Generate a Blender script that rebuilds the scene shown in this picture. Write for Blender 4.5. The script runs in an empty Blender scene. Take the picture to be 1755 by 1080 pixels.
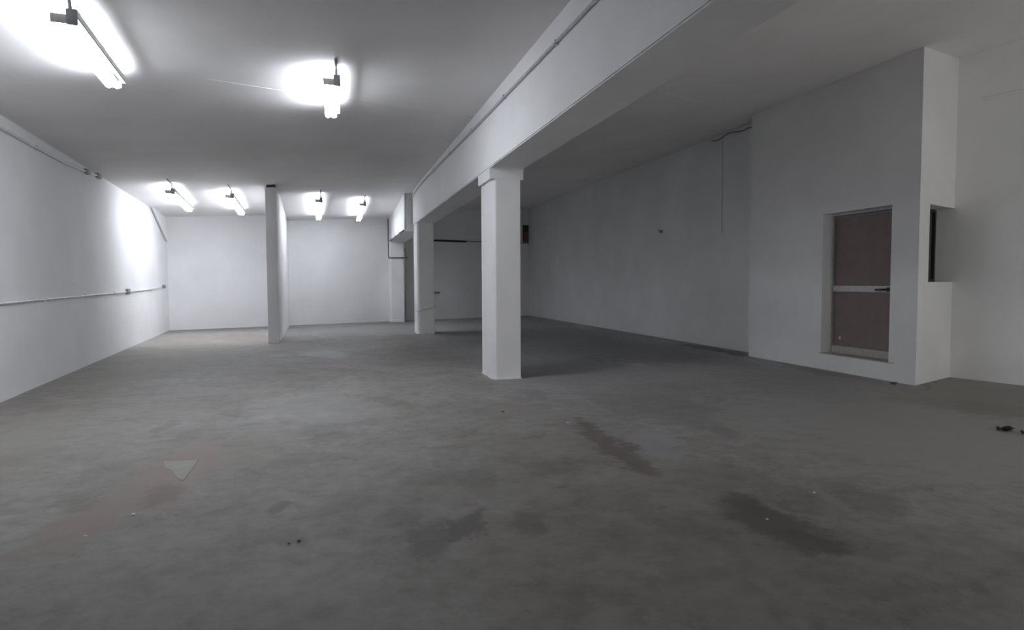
import bpy, bmesh, math, random
from mathutils import Vector, Matrix

S = bpy.context.scene
COL = S.collection

# ------------------------------------------------------------------ camera
cam_data = bpy.data.cameras.new('camera')
cam_data.sensor_width = 36.0
cam_data.lens = 1100.53 / 1755.0 * 36.0
cam_data.clip_start = 0.05
cam_data.clip_end = 100
cam = bpy.data.objects.new('camera', cam_data)
COL.objects.link(cam)
CR = Vector((0.96435705, -0.26457153, -0.00417009))
CU = Vector((0.01746792, 0.04792903, 0.99869799))
CF = Vector((0.26402719, 0.96317429, -0.05084221))
m = Matrix.Identity(4)
for i in range(3):
    m[i][0], m[i][1], m[i][2] = CR[i], CU[i], -CF[i]
m[2][3] = 1.4
cam.matrix_world = m
S.camera = cam

# ------------------------------------------------------------------ world, exposure
w = bpy.data.worlds.new('World')
S.world = w
w.use_nodes = True
w.node_tree.nodes['Background'].inputs[0].default_value = (0.5, 0.55, 0.6, 1)
w.node_tree.nodes['Background'].inputs[1].default_value = 0.05
S.view_settings.view_transform = 'Standard'
S.view_settings.look = 'None'
S.view_settings.gamma = 1.0
S.view_settings.use_curve_mapping = False
S.view_settings.exposure = 0.24
S.cycles.max_bounces = 10
S.cycles.diffuse_bounces = 7
S.cycles.use_denoising = True
LAMP = 15.5                # radiance of the fluorescent tubes at the back
LAMP_OLD = 13.0            # the two duller ones past the partition
LAMP_NEAR = 42.0           # the fresher tubes over the near part of the bay
# daylight coming in through the open shutter behind the viewer
sh = bpy.data.lights.new('shutter_daylight', 'AREA')
sh.shape = 'RECTANGLE'; sh.size = 3.8; sh.size_y = 2.8
sh.energy = 100; sh.color = (1.0, 1.0, .985)
sho = bpy.data.objects.new('shutter_daylight', sh)
COL.objects.link(sho)
sho.location = (7.2, -1.64, 1.45); sho.rotation_euler = (math.radians(90), 0, 0)
LAMP_COL = (0.88, 0.92, 1.0, 1)

# ------------------------------------------------------------------ materials
def new_mat(name):
    mt = bpy.data.materials.new(name)
    mt.use_nodes = True
    nt = mt.node_tree
    return mt, nt, nt.nodes['Principled BSDF']

def noise(nt, vec, scale, detail=4, rough=.55):
    n = nt.nodes.new('ShaderNodeTexNoise')
    n.inputs['Scale'].default_value = scale
    n.inputs['Detail'].default_value = detail
    n.inputs['Roughness'].default_value = rough
    nt.links.new(vec, n.inputs['Vector'])
    return n.outputs['Fac']

def ramp(nt, fac, stops):
    r = nt.nodes.new('ShaderNodeValToRGB')
    el = r.color_ramp.elements
    el[0].position, el[0].color = stops[0][0], (*stops[0][1], 1)
    el[1].position, el[1].color = stops[-1][0], (*stops[-1][1], 1)
    for p, c in stops[1:-1]:
        e = el.new(p); e.color = (*c, 1)
    nt.links.new(fac, r.inputs['Fac'])
    return r.outputs['Color']

def mix(nt, fac, a, b, mode='MIX'):
    n = nt.nodes.new('ShaderNodeMix')
    n.data_type = 'RGBA'; n.blend_type = mode
    if isinstance(fac, float): n.inputs[0].default_value = fac
    else: nt.links.new(fac, n.inputs[0])
    for k, v in ((6, a), (7, b)):
        if isinstance(v, tuple): n.inputs[k].default_value = (*v[:3], 1)
        else: nt.links.new(v, n.inputs[k])
    return n.outputs[2]

def bump(nt, bsdf, h, strength, dist):
    b = nt.nodes.new('ShaderNodeBump')
    b.inputs['Strength'].default_value = strength
    b.inputs['Distance'].default_value = dist
    nt.links.new(h, b.inputs['Height'])
    nt.links.new(b.outputs['Normal'], bsdf.inputs['Normal'])

def position(nt):
    return nt.nodes.new('ShaderNodeNewGeometry').outputs['Position']

def painted(name, a, b, rough=.75, bump_s=.35, scale=3.0):
    """painted plaster: two near tones mottled, a trowelled relief"""
    mt, nt, bs = new_mat(name)
    pos = position(nt)
    c = ramp(nt, noise(nt, pos, scale * .35, 5), [(.35, a), (.65, b)])
    nt.links.new(c, bs.inputs['Base Color'])
    bs.inputs['Roughness'].default_value = rough
    bs.inputs['Specular IOR Level'].default_value = .25
    n1 = noise(nt, pos, scale, 6, .6)
    bump(nt, bs, n1, bump_s, .02)
    return mt

def plain(name, col, rough=.5, metal=0.0, vary=.12, scale=18.0):
    mt, nt, bs = new_mat(name)
    a = tuple(x * (1 - vary) for x in col); b = tuple(min(1, x * (1 + vary)) for x in col)
    c = ramp(nt, noise(nt, position(nt), scale, 3), [(.35, a), (.65, b)])
    nt.links.new(c, bs.inputs['Base Color'])
    bs.inputs['Roughness'].default_value = rough
    bs.inputs['Metallic'].default_value = metal
    return mt

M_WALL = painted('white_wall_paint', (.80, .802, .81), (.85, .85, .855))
M_WALL2 = painted('white_wall_paint_darker', (.74, .742, .745), (.80, .80, .80))  # slightly darker tone of the white wall paint
M_CEIL = painted('white_ceiling_paint', (.77, .755, .745), (.83, .815, .81), scale=2.0, bump_s=.25)
M_PIPE = plain('painted_pipe', (.50, .50, .51), .5)
M_PIPEW = plain('white_painted_pipe', (.66, .66, .67), .5)
M_DARKPIPE = plain('grey_pipe', (.22, .22, .23), .5)
M_DARK = plain('dark_gap', (.06, .06, .06), .8)
M_BOX = plain('grey_junction_box', (.30, .30, .31), .5)
M_HOUSE = plain('fixture_housing', (.45, .45, .44), .45)
M_BROWN = plain('brown_door_panel', (.19, .14, .135), .55, vary=.06, scale=6)
M_ALU = plain('pale_door_metal', (.50, .50, .48), .45, vary=.06)
M_SILL = plain('dusty_sill', (.40, .39, .36), .8)
M_BLACK = plain('black_plastic', (.02, .02, .022), .35)
M_STICK = plain('white_sticker', (.75, .72, .72), .6)
M_RUST = plain('red_brown_board', (.20, .105, .085), .7)
M_CHIP = plain('white_plaster_chip', (.75, .74, .70), .8)
M_LEAF = plain('dark_brown_scrap', (.07, .045, .042), .8)
M_STONE = plain('dark_rubble', (.10, .085, .06), .8)
M_PATCH = plain('pale_cement', (.30, .295, .265), .85, vary=.08, scale=9)

def tube_mat(name, k):
    mt, nt, bs = new_mat(name)
    bs.inputs['Base Color'].default_value = (.9, .9, .9, 1)
    bs.inputs['Emission Color'].default_value = LAMP_COL
    bs.inputs['Emission Strength'].default_value = k
    return mt
M_TUBE = tube_mat('tube_light', LAMP)
M_TUBE3 = tube_mat('tube_light_dull', LAMP_OLD)
M_TUBE2 = tube_mat('tube_light_fresh', LAMP_NEAR)

mt, nt, bs = new_mat('dark_window_glass')
bs.inputs['Base Color'].default_value = (.012, .016, .014, 1)
bs.inputs['Roughness'].default_value = .12
M_GLASS = mt

# concrete floor: worn screed with stains that have shapes of their own, plus broad tone patches
SD, SB, SP, SL, SK, SW, SO = (.115, .103, .095), (.13, .10, .09), (.25, .197, .178), (.45, .44, .40), (.185, .185, .19), (.33, .33, .34), (.215, .205, .175)
STAINS_AND_TONES = [
(-1.8,7.4,2.6,2.6,0,SD,.22),  # no stain: floor colour darkened under the near left lamp to tame its light
(-2.9,18.0,2.6,2.6,0,SL,.62),(-3.2,14.5,1.6,2.2,0,SO,.5),(.3,20.0,2.6,2.6,0,SW,.35),(6.2,4.8,3.2,2.8,0,(.33,.324,.312),.8),(7.6,5.6,1.2,1.4,0,SO,.6),  # broad patches: paler at the back and near right, olive beside them
(-1.12,5.34,0.77,0.28,-1.61,SP,0.75),(-1.35,4.59,0.50,0.25,-1.67,SP,0.70),(-1.46,4.07,0.38,0.19,-1.59,SP,0.70),(-1.06,4.50,0.32,0.13,1.60,SP,0.50),
(-1.33,6.48,0.36,0.10,-1.64,SD,0.35),(-1.62,6.87,0.34,0.05,1.65,SD,0.40),(-0.36,4.21,0.12,0.05,-1.84,SD,0.60),(-2.51,5.91,0.28,0.14,1.72,SD,0.40),
(-1.64,4.67,0.24,0.10,1.83,SD,0.30),(-1.14,4.65,0.24,0.09,-1.51,SB,0.40),(2.46,3.16,0.36,0.20,1.56,SD,0.85),(2.47,3.47,0.22,0.13,1.43,SD,0.60),
(2.43,2.87,0.19,0.13,1.37,SD,0.70),(0.67,3.55,0.36,0.07,-1.76,SD,0.75),(0.48,3.43,0.27,0.09,-1.72,SD,0.60),(1.05,3.49,0.18,0.09,1.44,SD,0.55),
(0.36,3.83,0.16,0.13,-2.28,SD,0.35),(2.28,5.31,0.70,0.13,-1.75,SB,0.70),(2.27,4.52,0.40,0.12,1.51,SB,0.65),(2.26,5.67,0.39,0.09,-1.83,SB,0.50),
(2.38,7.65,0.48,0.15,1.63,SK,0.65),(2.07,7.37,0.25,0.16,1.70,SK,0.50),(0.73,8.47,0.28,0.08,1.71,SK,0.55),(0.60,7.57,0.39,0.14,1.89,SB,0.35),
(1.43,7.72,0.24,0.09,1.62,SK,0.40),(3.46,5.15,0.26,0.09,-1.91,SK,0.60),(3.55,6.33,0.99,0.37,-1.75,SK,0.40),(3.15,6.81,0.62,0.28,1.48,SK,0.35),
(3.79,10.63,2.52,0.99,1.37,SK,0.45),(5.82,12.04,2.32,1.38,1.42,SK,0.60),(5.37,15.07,3.52,1.62,1.35,SK,0.55),(3.92,16.48,2.93,1.22,1.24,SK,0.60),
(6.46,10.25,1.05,0.68,1.59,SK,0.50),(6.05,7.81,1.72,0.66,-1.93,SK,0.25),(1.78,6.69,0.31,0.12,-2.42,SO,0.50),(-2.12,13.22,1.79,0.57,2.12,SO,0.30),
(-3.16,11.24,1.43,0.83,1.47,SO,0.50),(-2.78,7.03,1.76,0.26,1.83,SO,0.55),(-3.46,8.78,0.98,0.20,-1.44,SB,0.25),(-3.11,8.31,0.26,0.10,1.76,SB,0.35),
(-2.11,17.52,1.84,0.75,2.03,SP,0.55),(-3.63,17.66,1.40,0.80,1.81,SP,0.40),(-0.19,13.14,0.77,0.41,1.82,SW,0.90),(2.63,4.99,0.48,0.31,1.56,SW,0.60),
(3.00,5.46,0.35,0.19,1.52,SW,0.45),(-0.25,7.46,0.94,0.62,1.76,SW,0.30),(7.48,18.80,1.13,0.22,1.29,SL,0.80),(4.93,9.86,0.24,0.10,1.20,SL,0.70),
(2.44,3.93,0.37,0.18,1.48,SO,0.40),(1.62,4.54,0.27,0.18,-2.61,SB,0.30),(0.64,4.53,0.23,0.18,-2.59,SD,0.30),(-0.10,6.01,0.25,0.19,-2.13,SD,0.30),
(2.83,3.63,0.49,0.18,1.68,SD,0.30),(3.29,3.37,0.34,0.16,1.52,SD,0.35),(6.84,5.35,0.45,0.30,0.62,SD,0.15),(6.60,5.78,0.54,0.44,2.15,SO,0.40),
(0.96,4.43,0.27,0.12,1.13,SD,0.25),(0.06,4.18,0.24,0.17,1.05,SD,0.25),(7.46,10.84,0.71,0.20,-1.82,SB,0.80),(7.48,11.88,1.00,0.23,1.57,SB,0.70),
(7.21,8.34,1.13,0.20,1.55,SB,0.40),(7.73,6.86,0.65,0.03,-2.70,SD,0.60),(0.95,17.46,1.48,0.76,1.89,SO,0.30),(-0.74,5.97,0.71,0.42,1.34,SO,0.25),
(1.83,3.46,0.31,0.18,1.97,SD,0.25)
]
mt, nt, bs = new_mat('worn_concrete')
pos = position(nt)
wn = nt.nodes.new('ShaderNodeTexNoise'); wn.inputs['Scale'].default_value = 1.7; wn.inputs['Detail'].default_value = 6; wn.inputs['Roughness'].default_value = .65
nt.links.new(pos, wn.inputs['Vector'])
sub = nt.nodes.new('ShaderNodeVectorMath'); sub.operation = 'SUBTRACT'
nt.links.new(wn.outputs['Color'], sub.inputs[0]); sub.inputs[1].default_value = (.5, .5, .5)
scl = nt.nodes.new('ShaderNodeVectorMath'); scl.operation = 'MULTIPLY'
nt.links.new(sub.outputs[0], scl.inputs[0]); scl.inputs[1].default_value = (.75, 1.1, 0)
warp = nt.nodes.new('ShaderNodeVectorMath'); warp.operation = 'ADD'
nt.links.new(pos, warp.inputs[0]); nt.links.new(scl.outputs[0], warp.inputs[1])
WP = warp.outputs[0]
col = ramp(nt, noise(nt, pos, .55, 6, .6), [(.30, (.205, .192, .177)), (.5, (.243, .231, .218)), (.72, (.285, .274, .263))])
# trowel streaks lying across the hall
mp = nt.nodes.new('ShaderNodeMapping'); mp.inputs['Scale'].default_value = (1.5, 1.9, 1); mp.inputs['Rotation'].default_value = (0, 0, .9)
nt.links.new(WP, mp.inputs['Vector'])
stk = ramp(nt, noise(nt, mp.outputs[0], 1.3, 7, .68), [(.30, (.70, .69, .68)), (.5, (1, 1, 1)), (.70, (1.18, 1.18, 1.19))])
col = mix(nt, .8, col, stk, 'MULTIPLY')
fine = ramp(nt, noise(nt, pos, 7, 8, .7), [(.30, (.70, .69, .68)), (.5, (1, 1, 1)), (.72, (1.18, 1.18, 1.18))])
col = mix(nt, .75, col, fine, 'MULTIPLY')
# paler tone painted into the floor beyond the pillars, lifting its dim light
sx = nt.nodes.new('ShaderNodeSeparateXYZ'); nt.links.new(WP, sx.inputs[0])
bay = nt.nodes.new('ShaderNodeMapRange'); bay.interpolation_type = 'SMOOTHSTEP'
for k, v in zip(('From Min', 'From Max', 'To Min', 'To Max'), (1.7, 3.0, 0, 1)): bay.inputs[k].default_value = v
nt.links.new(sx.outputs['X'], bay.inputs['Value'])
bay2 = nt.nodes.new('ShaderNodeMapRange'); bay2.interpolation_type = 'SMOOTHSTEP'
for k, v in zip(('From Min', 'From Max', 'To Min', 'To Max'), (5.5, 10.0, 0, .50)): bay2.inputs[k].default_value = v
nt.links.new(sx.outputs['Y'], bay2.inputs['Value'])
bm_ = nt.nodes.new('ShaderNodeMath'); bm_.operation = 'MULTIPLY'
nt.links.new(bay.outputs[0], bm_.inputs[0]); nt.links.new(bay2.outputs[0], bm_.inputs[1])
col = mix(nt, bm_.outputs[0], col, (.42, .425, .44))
brk = noise(nt, pos, 4.5, 9, .75)
for cx, cy, a, b, ang, c, k in STAINS_AND_TONES:
    if b < .12: b *= 1.3
    mp = nt.nodes.new('ShaderNodeMapping'); mp.vector_type = 'TEXTURE'
    mp.inputs['Location'].default_value = (cx, cy, 0)
    mp.inputs['Rotation'].default_value = (0, 0, ang)
    mp.inputs['Scale'].default_value = (a, b, 1000)
    nt.links.new(WP if max(a, b) > .3 else pos, mp.inputs['Vector'])
    ln = nt.nodes.new('ShaderNodeVectorMath'); ln.operation = 'LENGTH'
    nt.links.new(mp.outputs[0], ln.inputs[0])
    ad = nt.nodes.new('ShaderNodeMath'); ad.operation = 'MULTIPLY_ADD'
    nt.links.new(brk, ad.inputs[0]); ad.inputs[1].default_value = 2.3
    nt.links.new(ln.outputs['Value'], ad.inputs[2])
    mr = nt.nodes.new('ShaderNodeMapRange'); mr.interpolation_type = 'SMOOTHSTEP'
    for kk, v in zip(('From Min', 'From Max', 'To Min', 'To Max'), (1.78, 2.42, k, 0)): mr.inputs[kk].default_value = v
    nt.links.new(ad.outputs[0], mr.inputs['Value'])
    col = mix(nt, mr.outputs[0], col, c)
# scattered pale flecks and splashes of old paint
fl = ramp(nt, noise(nt, pos, 11, 5, .6), [(.66, (0, 0, 0)), (.74, (1, 1, 1))])
fl2 = ramp(nt, noise(nt, pos, .9, 3, .5), [(.48, (0, 0, 0)), (.62, (.35, .35, .35))])
col = mix(nt, mix(nt, 1.0, fl, fl2, 'MULTIPLY'), col, (.45, .445, .43))
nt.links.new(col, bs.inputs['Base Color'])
bs.inputs['Roughness'].default_value = .62
bs.inputs['Specular IOR Level'].default_value = .3
bump(nt, bs, noise(nt, pos, 9, 8, .7), .25, .01)
M_FLOOR = mt

# ------------------------------------------------------------------ helpers
def obj(name, bm, mat, parent=None, smooth=False, bevel=0.0):
    if bevel:
        bmesh.ops.bevel(bm, geom=bm.edges[:], offset=bevel, segments=2, affect='EDGES', clamp_overlap=True)
    bmesh.ops.recalc_face_normals(bm, faces=bm.faces[:])
    me = bpy.data.meshes.new(name)
    bm.to_mesh(me); bm.free()
    me.materials.append(mat)
    if smooth:
        for p in me.polygons: p.use_smooth = True
    o = bpy.data.objects.new(name, me)
    COL.objects.link(o)
    if parent: o.parent = parent
    return o

def tag(o, label, cat, group=None):
    o['label'] = label; o['category'] = cat
    if group: o['group'] = group
    return o

def structure(o, label=None, cat=None):
    o['kind'] = 'structure'
    if label: o['label'] = label
    if cat: o['category'] = cat
    return o

def empty(name, loc=(0, 0, 0), rz=0.0, parent=None):
    o = bpy.data.objects.new(name, None)
    o.empty_display_size = .1
    COL.objects.link(o)
    o.location = loc; o.rotation_euler = (0, 0, rz)
    if parent: o.parent = parent
    return o

def add_prism(bm, foot, z0, z1):
    """foot: (x, y) points; z0, z1 numbers or one per point"""
    n = len(foot)
    a = z0 if isinstance(z0, (list, tuple)) else [z0] * n
    b = z1 if isinstance(z1, (list, tuple)) else [z1] * n
    lo = [bm.verts.new((*p, z)) for p, z in zip(foot, a)]
    hi = [bm.verts.new((*p, z)) for p, z in zip(foot, b)]
    bm.faces.new(lo[::-1]); bm.faces.new(hi)
    for i in range(n):
        j = (i + 1) % n
        bm.faces.new((lo[i], lo[j], hi[j], hi[i]))
    return bm

def prism(foot, z0, z1): return add_prism(bmesh.new(), foot, z0, z1)

def rect(x0, x1, y0, y1): return [(x0, y0), (x1, y0), (x1, y1), (x0, y1)]

def box(x0, x1, y0, y1, z0, z1): return prism(rect(x0, x1, y0, y1), z0, z1)

def add_box(bm, x0, x1, y0, y1, z0, z1): return add_prism(bm, rect(x0, x1, y0, y1), z0, z1)

def add_tube(bm, pts, r, seg=8, rx=1.0):
    pts = [Vector(p) for p in pts]
    rings = []
    for i, p in enumerate(pts):
        d = (pts[min(i + 1, len(pts) - 1)] - pts[max(i - 1, 0)]).normalized()
        ref = Vector((0, 0, 1)) if abs(d.z) < .9 else Vector((0, 1, 0))
        u = d.cross(ref).normalized(); v = u.cross(d)
        rings.append([bm.verts.new(p + (u * math.cos(t) * rx + v * math.sin(t)) * r)
                      for t in (2 * math.pi * k / seg for k in range(seg))])
    for a, b in zip(rings, rings[1:]):
        for k in range(seg):
            bm.faces.new((a[k], a[(k + 1) % seg], b[(k + 1) % seg], b[k]))
    bm.faces.new(rings[0][::-1]); bm.faces.new(rings[-1])
    return bm

def rounded(pts, r=.06, n=4):
    """fillet the corners of a run of pipe"""
    pts = [Vector(p) for p in pts]; out = [pts[0]]
    for a, b, c in zip(pts, pts[1:], pts[2:]):
        k = min(r, (a - b).length * .4, (c - b).length * .4)
        p, q = b + (a - b).normalized() * k, b + (c - b).normalized() * k
        for t in range(n + 1):
            t /= n
            out.append(p.lerp(b, t).lerp(b.lerp(q, t), t))
    out.append(pts[-1])
    return out

def tube(pts, r, seg=8): return add_tube(bmesh.new(), rounded(pts), r, seg)

HX = 0.08645
def ceil_z(x): return 3.796 + HX * x
def left_x(y): return -3.1642 - 0.07807 * y
def back_y(x): return 23.008 + 0.3684 * x

# ------------------------------------------------------------------ the shell
Y0 = -1.6
o = structure(obj('floor', box(-7, 12, Y0 - .3, 28, -.2, 0), M_FLOOR), 'bare grey concrete floor with dark stains and a pinkish worn band')
floor = o
# ceiling: a low pitched slab, rising away from the long blank wall, sagging near the back of the lit bay
bm = bmesh.new()
xs = [-6.6, -1.55, -1.45, -.6, .3, 1.2, 1.95, 2.2, 2.45, 6, 12]
ys = [Y0 - .3, 0, 8, 12, 16, 17.5, 18.5, 19.5, 20.5, 21.5, 22.5, 23.5, 24.5, 27.5]
def sag(x, y):
    if x <= -1.54 or x >= 2.4: return 0
    t = min(1, max(0, (y - 16.5) / 6.0)); return .21 * t * t * (3 - 2 * t)
V = [[bm.verts.new((x, y, ceil_z(x) - sag(x, y))) for x in xs] for y in ys]
Vt = [[bm.verts.new((x, y, ceil_z(x) + .3)) for x in xs] for y in ys]
for j in range(len(ys) - 1):
    for i in range(len(xs) - 1):
        bm.faces.new((V[j][i], V[j + 1][i], V[j + 1][i + 1], V[j][i + 1]))
        bm.faces.new((Vt[j][i], Vt[j][i + 1], Vt[j + 1][i + 1], Vt[j + 1][i]))
for g in (V, Vt): pass
for j in range(len(ys) - 1):
    for i in (0, len(xs) - 1): bm.faces.new((V[j][i], V[j + 1][i], Vt[j + 1][i], Vt[j][i]))
for i in range(len(xs) - 1):
    for j in (0, len(ys) - 1): bm.faces.new((V[j][i], V[j][i + 1], Vt[j][i + 1], Vt[j][i]))
structure(obj('ceiling', bm, M_CEIL), 'white painted ceiling slab rising towards the side with the door')

XA, XD = 7.43, 7.838
TOP = 5.0
yl = 22.0
structure(obj('wall_left', prism([(left_x(Y0), Y0), (left_x(yl), yl), (left_x(yl) - .25, yl), (left_x(Y0) - .25, Y0)], 0, 3.9), M_WALL),
          'long blank white wall carrying two runs of conduit')
structure(obj('wall_back', prism([(-5.6, back_y(-5.6)), (8.3, back_y(8.3)), (8.3, back_y(8.3) + .3), (-5.6, back_y(-5.6) + .3)], 0, TOP), M_WALL),
          'white end wall behind the lit bay and the dark bay')
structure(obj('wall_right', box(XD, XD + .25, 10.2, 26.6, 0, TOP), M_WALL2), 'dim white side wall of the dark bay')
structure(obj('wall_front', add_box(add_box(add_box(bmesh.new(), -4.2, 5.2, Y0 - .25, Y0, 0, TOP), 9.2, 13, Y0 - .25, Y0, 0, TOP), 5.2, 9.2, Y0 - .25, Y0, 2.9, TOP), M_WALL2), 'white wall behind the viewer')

# the enclosure with the door: long face, end face with the niche, return to the side wall
bm = bmesh.new()
A = Vector((XA, 6.787)); B = Vector((8.56, 7.25)); U = (B - A).normalized(); N = Vector((-U.y, U.x))  # N points into the wall
DY0, DY1, DZ0, DZ1 = 7.125, 8.525, .251, 2.448
rec = .175
e = [(XA + .3, 6.787 + .12)]
add_prism(bm, [(XA, 6.787), (XA + .3, 6.787 + .1229), (XA + .3, DY0), (XA, DY0)], 0, TOP)
add_box(bm, XA, XA + .3, DY1, 10.371, 0, TOP)
add_box(bm, XA, XA + .3, DY0, DY1, 0, DZ0)
add_box(bm, XA, XA + .3, DY0, DY1, DZ1, TOP)
add_box(bm, XA + .3, XD + .02, 10.12, 10.371, 0, TOP)
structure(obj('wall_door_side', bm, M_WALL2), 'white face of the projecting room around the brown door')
bm = bmesh.new()
def P(u, d=0.0):
    q = A + U * u + N * d; return (q.x, q.y)
NU0, NU1, NZ0, NZ1, ND = .345, 1.221, 1.38, 2.43, .255
add_prism(bm, [P(0), P(NU0), P(NU0, .4), (XA, A.y + .41)][:3] + [P(.16, .4)], 0, TOP)
add_prism(bm, [P(NU0), P(NU1), P(NU1, .4), P(NU0, .4)], 0, NZ0)
add_prism(bm, [P(NU0), P(NU1), P(NU1, .4), P(NU0, .4)], NZ1, TOP)
structure(obj('wall_end_side', bm, M_WALL2), 'white end face of the projecting room with a small recessed window')
Cd = (Vector((8.80, 6.35)) - B).normalized(); Cn = Vector((-Cd.y, Cd.x))
c0, c1 = B - Cd * .6, B + Cd * 9.4
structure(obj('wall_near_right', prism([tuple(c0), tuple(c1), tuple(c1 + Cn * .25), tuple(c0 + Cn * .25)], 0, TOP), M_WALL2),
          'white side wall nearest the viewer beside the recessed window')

# partition in the lit bay
pa, pb, pc, pd = (-1.533, 15.861), (-1.295, 15.861), (-1.49, back_y(-1.49) + .02), (-1.728, back_y(-1.728) + .02)
bm = prism([pa, pb, pc, pd], 0, [3.60, 3.62, 3.80, 3.80])
structure(obj('wall_partition', bm, M_WALL, bevel=.012), 'narrow white partition standing out from the end wall')
gap = obj('top_gap_shade', prism([(pa[0] + .03, 15.885), (pb[0] - .02, 15.885), (pb[0] - .03, 16.3), (pa[0] + .02, 16.3)], 3.55, 3.72), M_DARK, bpy.data.objects['wall_partition'])  # dark solid insert standing in for the shade above the partition
gap['label'] = 'dark insert painted as the shade of the joint under the ceiling'

# ------------------------------------------------------------------ beams and pillars
XB0, XB1, ZB = 2.122, 2.626, 3.019
o = obj('ceiling_beam', box(XB0, XB1, Y0, 18.35, ZB, 4.3), M_WALL, bevel=.012)
tag(o, 'long deep white beam running over the two free-standing pillars', 'beam')
o = obj('ceiling_beam', box(1.90, 2.45, 18.352, back_y(2.4) + .02, 2.86, 4.3), M_WALL, bevel=.012)
tag(o, 'short brightly lit beam end between the far pillar and the end wall', 'beam')

def pillar(label, x0, x1, y0, y1, zc, cap=None, group='square white pillars under the beam'):
    t = tag(empty('pillar', ((x0 + x1) / 2, (y0 + y1) / 2, 0)), label, 'pillar', group)
    bm = bmesh.new(); cx, cy = (x0 + x1) / 2, (y0 + y1) / 2
    k = .045
    foot = [(x0 + k - cx, y0 - cy), (x1 - cx, y0 - cy), (x1 - cx, y1 - cy), (x0 - cx, y1 - cy), (x0 - cx, y0 + k - cy)]
    add_prism(bm, foot, 0, zc)
    obj('shaft', bm, M_WALL, t, bevel=.006)
    if cap:
        a, b, z = cap
        obj('capital', box(a - cx, b - cx, y0 - .004 - cy, y1 + .004 - cy, zc, z), M_WALL, t, bevel=.008)
    # lumps of plaster where the shaft meets the floor
    rnd = random.Random(int(y0 * 10)); bm = bmesh.new(); seg = []
    for (p, q) in (((x0, y0), (x1, y0)), ((x0, y1), (x0, y0))):
        n = 9
        for i in range(n + 1):
            f = i / n; seg.append((p[0] + (q[0] - p[0]) * f, p[1] + (q[1] - p[1]) * f))
    for i, (p, q) in enumerate(zip(seg, seg[1:])):
        if (Vector(p) - Vector(q)).length > .5: continue
        h = .008 + .014 * rnd.random(); d = .008 + .016 * rnd.random()
        if abs(p[1] - q[1]) < 1e-6: add_box(bm, min(p[0], q[0]) - cx, max(p[0], q[0]) - cx, y0 - d - cy, y0 + .01 - cy, 0, h)
        else: add_box(bm, x0 - d - cx, x0 + .01 - cx, min(p[1], q[1]) - cy, max(p[1], q[1]) - cy, 0, h)
    f = obj('plaster_foot', bm, M_WALL2, t)
    return t
p1 = pillar('nearest white pillar with a wider block at its head', 2.169, 2.579, 8.93, 9.667, 2.864, (XB0, XB1, ZB + .01))
p2 = pillar('farther free-standing white pillar with a thin pipe tied around it low down', 2.15, 2.60, 17.545, 18.348, ZB + .01)
p3 = pillar('white pillar against the end wall crossed by a grey pipe', 1.87, 2.37, 23.25, 23.95, 2.87)

# ------------------------------------------------------------------ pipes and boxes
def pipe(label, pts, r, mat, boxes=(), clips=(), cat='conduit', group=None):
    t = tag(empty('conduit', (0, 0, 0)), label, cat, group)
    obj('pipe', tube(pts, r), mat, t, smooth=True)
    for (x, y, z, a, b, c) in boxes:
        bo = obj('junction_box', box(x - a, x + a, y - b, y + b, z - c, z + c), M_BOX, t, bevel=.006)
        obj('lid', box(x + a, x + a + .006, y - b * .85, y + b * .85, z - c * .85, z + c * .85), M_BOX, bo, bevel=.002)
    for p in clips:
        obj('clip', box(p[0] - r * 1.3, p[0] + r * 1.3, p[1] - .012, p[1] + .012, p[2] - r * 1.5, p[2] + r * 1.5), mat, t, bevel=.003)
    return t
def lw(y, z, off=.018): return (left_x(y) + off, y, z)
pipe('thin conduit running along the long blank wall at waist height',
     [lw(-1.5, 1.08), lw(9, 1.171), lw(15.68, 1.226), lw(19.2, 1.27), lw(20.1, 1.30)], .016, M_PIPEW,
     boxes=[(left_x(15.7) + .02, 15.7, 1.235, .03, .09, .06), (left_x(20.3) + .02, 20.3, 1.32, .03, .12, .05)],
     clips=[lw(y, 1.171 + (y - 9) * .0083) for y in (4.5, 6.5, 8.5, 10.5, 12.5, 14.5, 17, 18.6)])
pipe('conduit high on the long blank wall just under the ceiling',
     [lw(-1.5, 3.30, .02), lw(10.4, 3.285, .02), lw(11.5, 3.295, .02), lw(12.7, 3.345, .02), lw(13.5, 3.395, .02)], .02, M_PIPEW,
     boxes=[(left_x(12.85) + .02, 12.85, 3.355, .03, .09, .04), (left_x(13.6) + .02, 13.6, 3.40, .03, .11, .045)],
     clips=[lw(y, 3.288, .02) for y in (5, 7, 9, 10.4)])
bx = XB0 - .02
pipe('thin pipe along the upper part of the long white beam',
     [(bx, Y0 + .1, 3.63), (bx, 7.2, 3.737), (bx, 9.6, 3.77), (bx, 13, 3.835), (bx, 15, 3.868), (bx, 17, 3.87), (bx, 18.25, 3.80), (bx, 18.29, 3.05)], .017, M_PIPE,
     clips=[(bx, y, 3.737 + (y - 7.2) * .0165) for y in (6, 8, 10, 12, 14)])
pipe('upright pipe in the angle where the short beam end begins',
     [(1.93, 18.335, ceil_z(1.93) - .01), (1.93, 18.335, 2.90)], .018, M_PIPE)
pipe('pipe along the bottom edge of the short beam end',
     [(1.885, 18.4, 2.885), (1.885, 23.2, 2.885)], .022, M_DARKPIPE, clips=[(1.885, y, 2.885) for y in (19.5, 21, 22.5)])
pipe('grey pipe crossing the pillar at the end wall and dropping to the floor',
     [(1.845, 23.45, 3.68), (1.845, 23.45, 2.30), (1.845, 23.22, 2.29), (2.50, 23.22, 2.29)], .024, M_DARKPIPE)
pipe('upright grey pipe beside the pillar at the end wall',
     [(2.40, 23.165, 2.62), (2.40, 23.165, .02)], .022, M_DARKPIPE)
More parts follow.
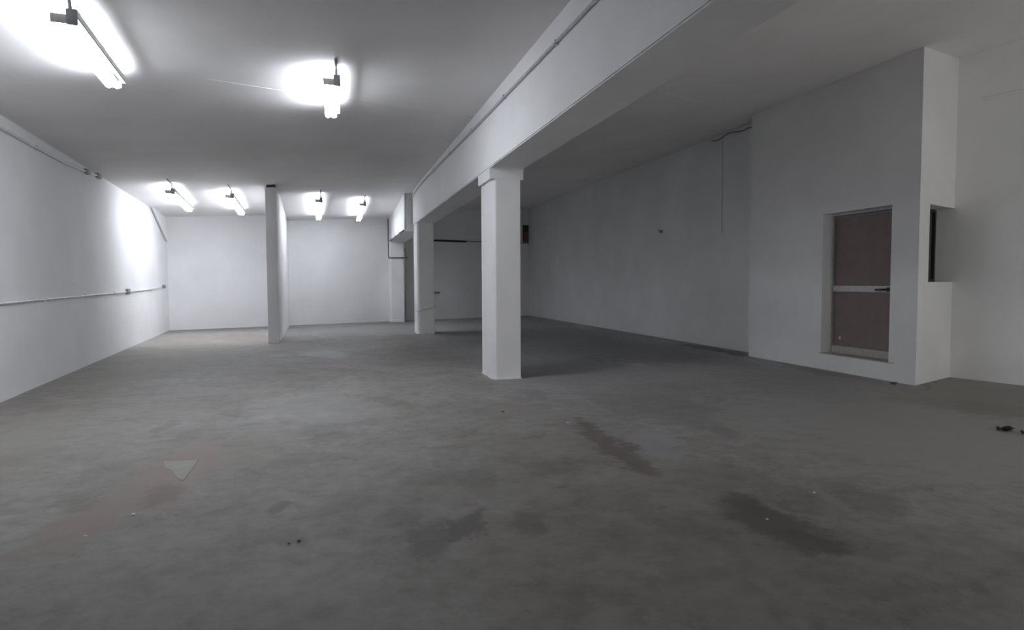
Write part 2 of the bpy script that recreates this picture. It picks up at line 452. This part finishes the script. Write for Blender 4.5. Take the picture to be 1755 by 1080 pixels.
pipe('thin pipe tied aslant around the farther pillar',
     [(2.135, 18.1, .68), (2.135, 17.525, .62), (2.62, 17.525, .73), (2.62, 18.0, .80)], .017, M_PIPEW)
o = pipe('short stub of pipe on the wall behind the farther pillar', [(3.56, 24.29, 1.02), (3.82, 24.385, 1.02)], .03, M_DARKPIPE)

# slanting boxed strip on the long wall by the end wall
bm = bmesh.new()
q = [(18.75, 3.50), (18.95, 3.33), (20.92, 2.655), (21.05, 2.655), (21.12, 2.98), (19.75, 3.47)]
q = [(18.60, ceil_z(-4.6) + .02), (20.92, 2.655), (21.20, 2.70), (21.25, 2.98), (19.75, ceil_z(-4.6) + .02)]
lo = [bm.verts.new((left_x(y) - .01, y, z)) for y, z in q]; hi = [bm.verts.new((left_x(y) + .05, y, z)) for y, z in q]
bm.faces.new(lo); bm.faces.new(hi[::-1])
for i in range(len(q)):
    j = (i + 1) % len(q); bm.faces.new((lo[i], lo[j], hi[j], hi[i]))
o = structure(obj('trim_1', bm, M_WALL), 'slanting boxed strip high in the corner of the long wall')
edge = obj('dark_edge', add_tube(bmesh.new(), [(left_x(18.85) + .045, 18.72, 3.38), (left_x(20.9) + .045, 20.9, 2.645)], .02, 6), M_PIPE, o)

# slab joints in the ceiling
def seam(name, pts):
    bm = bmesh.new()
    add_tube(bm, [(x, y, ceil_z(x) + .004) for x, y in pts], .008, 6)
    return structure(obj(name, bm, M_CEIL))
seam('trim_2', [(-1.35, 7.92), (-1.15, 8.04), (-.8, 8.27), (1.5, 9.6), (2.12, 9.95)])
seam('trim_3', [(4.5, 8.6), (4.94, 8.86), (5.9, 9.45)])
# faint ledge on the near side wall
a, b = B + Cd * .35, B + Cd * 2.2
structure(obj('trim_4', prism([tuple(a), tuple(b), tuple(b - Cn * .02), tuple(a - Cn * .02)], 3.87, 3.90), M_WALL2))
# dark bay: overhang and rail on the end wall, cable in the corner
def bw(x, d=0.0):   # a point on the end wall, d metres out from it
    n = Vector((.3684, -1)).normalized(); return (x + n.x * d, back_y(x) + n.y * d)
structure(obj('trim_5', prism([bw(2.7, .03), bw(XD, .03), bw(XD, -.05), bw(2.7, -.05)], 3.03, TOP), M_WALL2), 'upper part of the end wall standing slightly proud')
o = obj('rail', prism([bw(3.45, .09), bw(4.92, .09), bw(4.92, -.02), bw(3.45, -.02)], 2.965, 3.03), M_BLACK, bevel=.004)
tag(o, 'dark rail high on the end wall of the dim bay', 'rail')
o = obj('rail', prism([bw(4.93, .06), bw(7.84, .06), bw(7.84, -.02), bw(4.93, -.02)], 3.005, 3.03), M_DARKPIPE, bevel=.004)
tag(o, 'thin grey rail continuing the dark one towards the corner', 'rail')
t = tag(empty('wall_hatch', (*bw(7.66, 0), 3.04)), 'small red-brown hatch high in the far corner of the dim bay', 'hatch')
def hb(name, x0, x1, d0, d1, z0, z1, mat, par):
    l = t.location
    return obj(name, prism([(px - l.x, py - l.y) for px, py in (bw(x0, d1), bw(x1, d1), bw(x1, d0), bw(x0, d0))], z0 - l.z, z1 - l.z), mat, par, bevel=.004)
hb('frame', 7.52, 7.80, -.02, .05, 3.05, 3.78, M_DARK, t)
hb('board', 7.57, 7.79, .04, .075, 3.09, 3.50, M_RUST, t)
hb('top_board', 7.55, 7.79, .04, .065, 3.52, 3.74, M_DARK, t)
bm = bmesh.new(); pts = []
for i in range(15):
    y = 12.3 - i * .128
    pts.append((XD - .02, y, ceil_z(XD) - .07 - .03 * math.sin(i * .9) - (.04 if i > 10 else 0)))
pts += [(XD - .03, 10.44, ceil_z(XD) - .06), (XD - .06, 10.40, ceil_z(XD) - .02)]
add_tube(bm, pts, .012, 6)
tag(obj('cable', bm, M_DARKPIPE, smooth=True), 'loose dark cable along the ceiling edge of the dim side wall', 'cable')
pipe('faint upright conduit on the dim side wall', [(XD - .008, 11.9, ceil_z(XD) - .02), (XD - .008, 11.9, 2.40)], .008, M_WALL2)
t = tag(empty('wall_hook', (XD, 14.49, 2.66)), 'small dark hook alone on the dim side wall', 'hook')
obj('plate', box(-.015, .0, -.05, .05, -.05, .03), M_DARKPIPE, t, bevel=.003)
obj('hook', tube([(-.01, 0, -.02), (-.07, 0, -.03), (-.07, 0, .04)], .012, 6), M_DARKPIPE, t, smooth=True)

# ------------------------------------------------------------------ door
dr = structure(empty('door_1', (XA, (DY0 + DY1) / 2, DZ0)), 'brown panelled door with a pale rail, set in a raised opening')
def db(name, x0, x1, y0, y1, z0, z1, mat, par=None, bev=.004):
    l = dr.location
    return obj(name, box(x0 - l.x, x1 - l.x, y0 - l.y, y1 - l.y, z0 - l.z, z1 - l.z), mat, par or dr, bevel=bev)
X = XA + rec
fr = bmesh.new(); l = dr.location
for (y0, y1, z0, z1) in ((DY1 - .035, DY1, DZ0, DZ1), (DY0, DY0 + .035, DZ0, DZ1), (DY0 + .035, DY1 - .035, DZ1 - .035, DZ1)):
    add_box(fr, X - .02 - l.x, X + .06 - l.x, y0 - l.y, y1 - l.y, z0 - l.z, z1 - l.z)
obj('door_frame', fr, M_ALU, dr)
leaf = empty('door_leaf', (0, 0, 0), parent=dr)
la, lb = DY0 + .037, DY1 - .037
db('upper_panel', X + .012, X + .04, la + .05, lb - .03, 1.325, 2.375, M_BROWN, leaf)
db('lower_panel', X + .012, X + .04, la + .05, lb - .03, .385, 1.235, M_BROWN, leaf)
db('middle_rail', X - .006, X + .045, la + .045, lb - .005, 1.235, 1.325, M_ALU, leaf)
db('bottom_rail', X - .006, X + .045, la, lb, DZ0 + .015, .385, M_SILL, leaf)
db('stile', X, X + .045, la, la + .045, .385, 2.40, M_DARKPIPE, leaf)
db('stile', X + .004, X + .045, lb - .028, lb, .385, 2.40, M_DARKPIPE, leaf)
db('top_rail', X, X + .045, la + .045, lb - .028, 2.375, 2.405, M_DARKPIPE, leaf)
h = obj('handle', tube([(X - l.x - .005, 7.42 - l.y, 1.275 - l.z), (X - l.x - .055, 7.42 - l.y, 1.275 - l.z), (X - l.x - .055, 7.60 - l.y, 1.27 - l.z)], .014, 8), M_BLACK, leaf, smooth=True)
db('handle_plate', X - .012, X - .006, 7.385, 7.445, 1.245, 1.305, M_BLACK, leaf, .002)
db('sticker', X + .006, X + .012, 8.31, 8.345, .485, .53, M_STICK, leaf, .001)
for c in leaf.children:
    if c.name.startswith('sticker'): c['label'] = 'small pale sticker low on the lower panel'
    if c.name == 'handle': c['label'] = 'black lever handle'
db('sill', XA - .012, X - .02, DY0 + .005, DY1 + .035, DZ0, DZ0 + .012, M_SILL, dr, .002)

# ------------------------------------------------------------------ niche window
wn_ = structure(empty('window_1', (*P((NU0 + NU1) / 2, ND), NZ0)), 'small dark window at the back of the recess beside the corner')
def wb(name, u0, u1, d0, d1, z0, z1, mat, par):
    l = wn_.location
    return obj(name, prism([(a - l.x, b - l.y) for a, b in (P(u0, d0), P(u1, d0), P(u1, d1), P(u0, d1))], z0 - l.z, z1 - l.z), mat, par, bevel=.003)
fm = wb('window_frame', NU0, NU0 + .04, ND - .02, ND + .05, NZ0, NZ1, M_BLACK, wn_)
wb('window_frame', NU1 - .02, NU1 + .06, ND - .02, ND + .05, NZ0, NZ1, M_BLACK, wn_)
wb('window_frame', NU0 + .04, NU1 - .02, ND - .02, ND + .05, NZ1 - .04, NZ1, M_BLACK, wn_)
wb('window_frame', NU0 + .04, NU1 - .02, ND - .02, ND + .05, NZ0, NZ0 + .04, M_BLACK, wn_)
wb('pane', NU0 + .04, NU1 - .02, ND, ND + .02, NZ0 + .04, NZ1 - .04, M_GLASS, wn_)

# ------------------------------------------------------------------ fluorescent fixtures
FL, SEG = 4.4, 3
def make_fixture():
    t = empty('fluorescent_fixture')
    obj('housing', box(.04, .085, -FL / 2, FL / 2, -.150, -.09), M_HOUSE, t, bevel=.006)
    for y in (-FL / 2 + .3, 0, FL / 2 - .3): obj('hanger', box(.05, .08, y - .015, y + .015, -.10, .01), M_HOUSE, t)
    s = FL / SEG
    for k in range(SEG):
        y0 = -FL / 2 + k * s + .03; y1 = y0 + s - .06
        for x in (-.075, .0):
            tb = add_tube(bmesh.new(), [(x, y0, -.178), (x, y1, -.178)], .032, 10)
            obj('tube', tb, M_TUBE, t, smooth=False)
        for y in (y0 - .028, y1):
            obj('lamp_holder', box(-.10, .04, y, y + .022, -.20, -.13), M_HOUSE, t, bevel=.003)
    obj('feed_pipe', tube([(.04, -FL / 2 - .9, -.012), (.04, -FL / 2 - .10, -.012), (.04, -FL / 2 - .03, -.10), (.04, -FL / 2 + .02, -.13)], .014, 6), M_HOUSE, t, smooth=True)
    obj('feed_box', box(.01, .085, -FL / 2 - .05, -FL / 2, -.21, -.09), M_BOX, t, bevel=.004)
    return t
proto = make_fixture()
LAMPS = [  # near end, far end
    ((-3.31, 15.0), (-3.63, 18.6), 'hanging tube light nearest the long blank wall at the back'),
    ((-2.33, 16.2), (-2.55, 20.1), 'hanging tube light just on the blank wall side of the partition'),
    ((-.375, 17.6), (-.45, 21.3), 'hanging tube light just past the partition'),
    ((.78, 18.6), (.81, 22.1), 'hanging tube light nearest the short beam end'),
    ((.005, 7.5), (.015, 8.95), 'very bright tube light over the middle of the lit bay'),
    ((-1.98, 5.8), (-2.13, 7.55), 'tube light at the top edge near the long blank wall, mostly cut off'),
]
for i, (a, b, lab) in enumerate(LAMPS):
    if i == 0: o = proto
    else:
        o = proto.copy(); COL.objects.link(o)
        for ch in proto.children:
            c = ch.copy(); COL.objects.link(c); c.parent = o
            if i > 1 and c.name.startswith('tube'):
                c.material_slots[0].link = 'OBJECT'; c.material_slots[0].material = M_TUBE2 if i > 3 else M_TUBE3
    d = Vector(b) - Vector(a); mid = (Vector(a) + Vector(b)) / 2
    rz = math.atan2(-d.x, d.y)
    o.location = (mid.x, mid.y, ceil_z(mid.x) - sag(mid.x, mid.y) - .004)
    o.rotation_euler = (0, -math.atan(HX) if False else 0, rz)
    if i in (2, 3): o.rotation_euler.x = -.03
    o.scale = (1, d.length / FL, 1)
    tag(o, lab, 'light', 'fluorescent ceiling lights')

# ------------------------------------------------------------------ litter on the floor
bm = bmesh.new()
v = [bm.verts.new((x, y, .003)) for x, y in ((-1.33, 5.55), (-1.20, 5.50), (-1.08, 5.53), (-1.07, 5.30), (-1.07, 4.95), (-1.14, 5.06), (-1.19, 5.22), (-1.28, 5.36))]
bm.faces.new(v)
r_ = bmesh.ops.extrude_face_region(bm, geom=bm.faces[:])
for g in r_['geom']:
    if isinstance(g, bmesh.types.BMVert): g.co.z = -.002
o = obj('repair_patch', bm, M_PATCH, floor)
o['label'] = 'pale wedge-shaped cement patch in the pinkish worn band'

def chip(name, x, y, s, mat, label, cat, group=None, flat=.45, seed=0):
    rnd = random.Random(seed)
    bm = bmesh.new(); bmesh.ops.create_icosphere(bm, subdivisions=1, radius=s)
    for v in bm.verts:
        v.co = Vector((v.co.x * rnd.uniform(.6, 1.3), v.co.y * rnd.uniform(.6, 1.3), v.co.z * flat * rnd.uniform(.7, 1.2)))
    z = min(v.co.z for v in bm.verts)
    for v in bm.verts: v.co.z -= z
    o = obj(name, bm, mat); o.location = (x, y, 0); o.rotation_euler.z = rnd.uniform(0, 6)
    return tag(o, label, cat, group)
G = 'pale plaster chips on the floor'
chip('plaster_chip', -1.205, 4.297, .014, M_CHIP, 'largest pale chip on the pinkish worn band', 'chip', G, seed=1)
chip('plaster_chip', -1.034, 4.259, .009, M_CHIP, 'pale chip just below the wedge-shaped patch, first of two side by side', 'chip', G, seed=2)
chip('plaster_chip', -.958, 4.237, .009, M_CHIP, 'pale chip just below the wedge-shaped patch, second of two side by side', 'chip', G, seed=3)
chip('plaster_chip', -1.365, 4.00, .010, M_CHIP, 'pale chip farthest down the pinkish worn band', 'chip', G, seed=4)
chip('plaster_chip', 3.02, 3.50, .011, M_CHIP, 'pale chip beyond the dark brown floor stain', 'chip', G, seed=5)
chip('plaster_chip', 2.20, 5.95, .014, M_CHIP, 'pale chip beside the brown streak', 'chip', G, seed=6)
chip('plaster_chip', 2.42, 3.18, .010, M_CHIP, 'pale chip lying on the dark brown floor stain', 'chip', G, seed=7)
chip('concrete_crumb', -.267, 3.587, .010, M_STONE, 'smaller dark crumb of the pair at the front of the floor', 'rubble', 'dark crumbs at the front', seed=8)
chip('concrete_crumb', -.215, 3.60, .014, M_STONE, 'larger dark crumb of the pair at the front of the floor', 'rubble', 'dark crumbs at the front', seed=9)
chip('concrete_crumb', 1.72, 6.65, .018, M_STONE, 'dark crumb on the floor in front of the nearest pillar', 'rubble', seed=10)
chip('concrete_crumb', 7.25, 6.95, .045, M_STONE, 'dark lump at the foot of the wall under the door corner', 'rubble', seed=12)
def scrap(x, y, L_, W_, label, seed):
    rnd = random.Random(seed); bm = bmesh.new(); n = 6
    g = []
    for i in range(n + 1):
        f = i / n; wd = W_ * math.sin(math.pi * min(.86, max(.2, f))) * rnd.uniform(.6, 1.15)
        row = [bm.verts.new(((f - .5) * L_, s * wd, .004 + .022 * abs(s) * rnd.uniform(.5, 1.4) + .01 * math.sin(f * 9))) for s in (-1, 0, 1)]
        g.append(row)
    for a, b in zip(g, g[1:]):
        for k in (0, 1): bm.faces.new((a[k], b[k], b[k + 1], a[k + 1]))
    bmesh.ops.solidify(bm, geom=bm.faces[:], thickness=.003)
    o = obj('brown_scrap', bm, M_LEAF); o.location = (x, y, .004); o.rotation_euler.z = rnd.uniform(-.5, .2)
    return tag(o, label, 'litter')
scrap(5.99, 4.49, .19, .05, 'dark reddish scrap lying alone on the pale floor', 3)
scrap(6.03, 4.30, .14, .05, 'dark scrap cut by the picture edge beside the reddish one', 5)
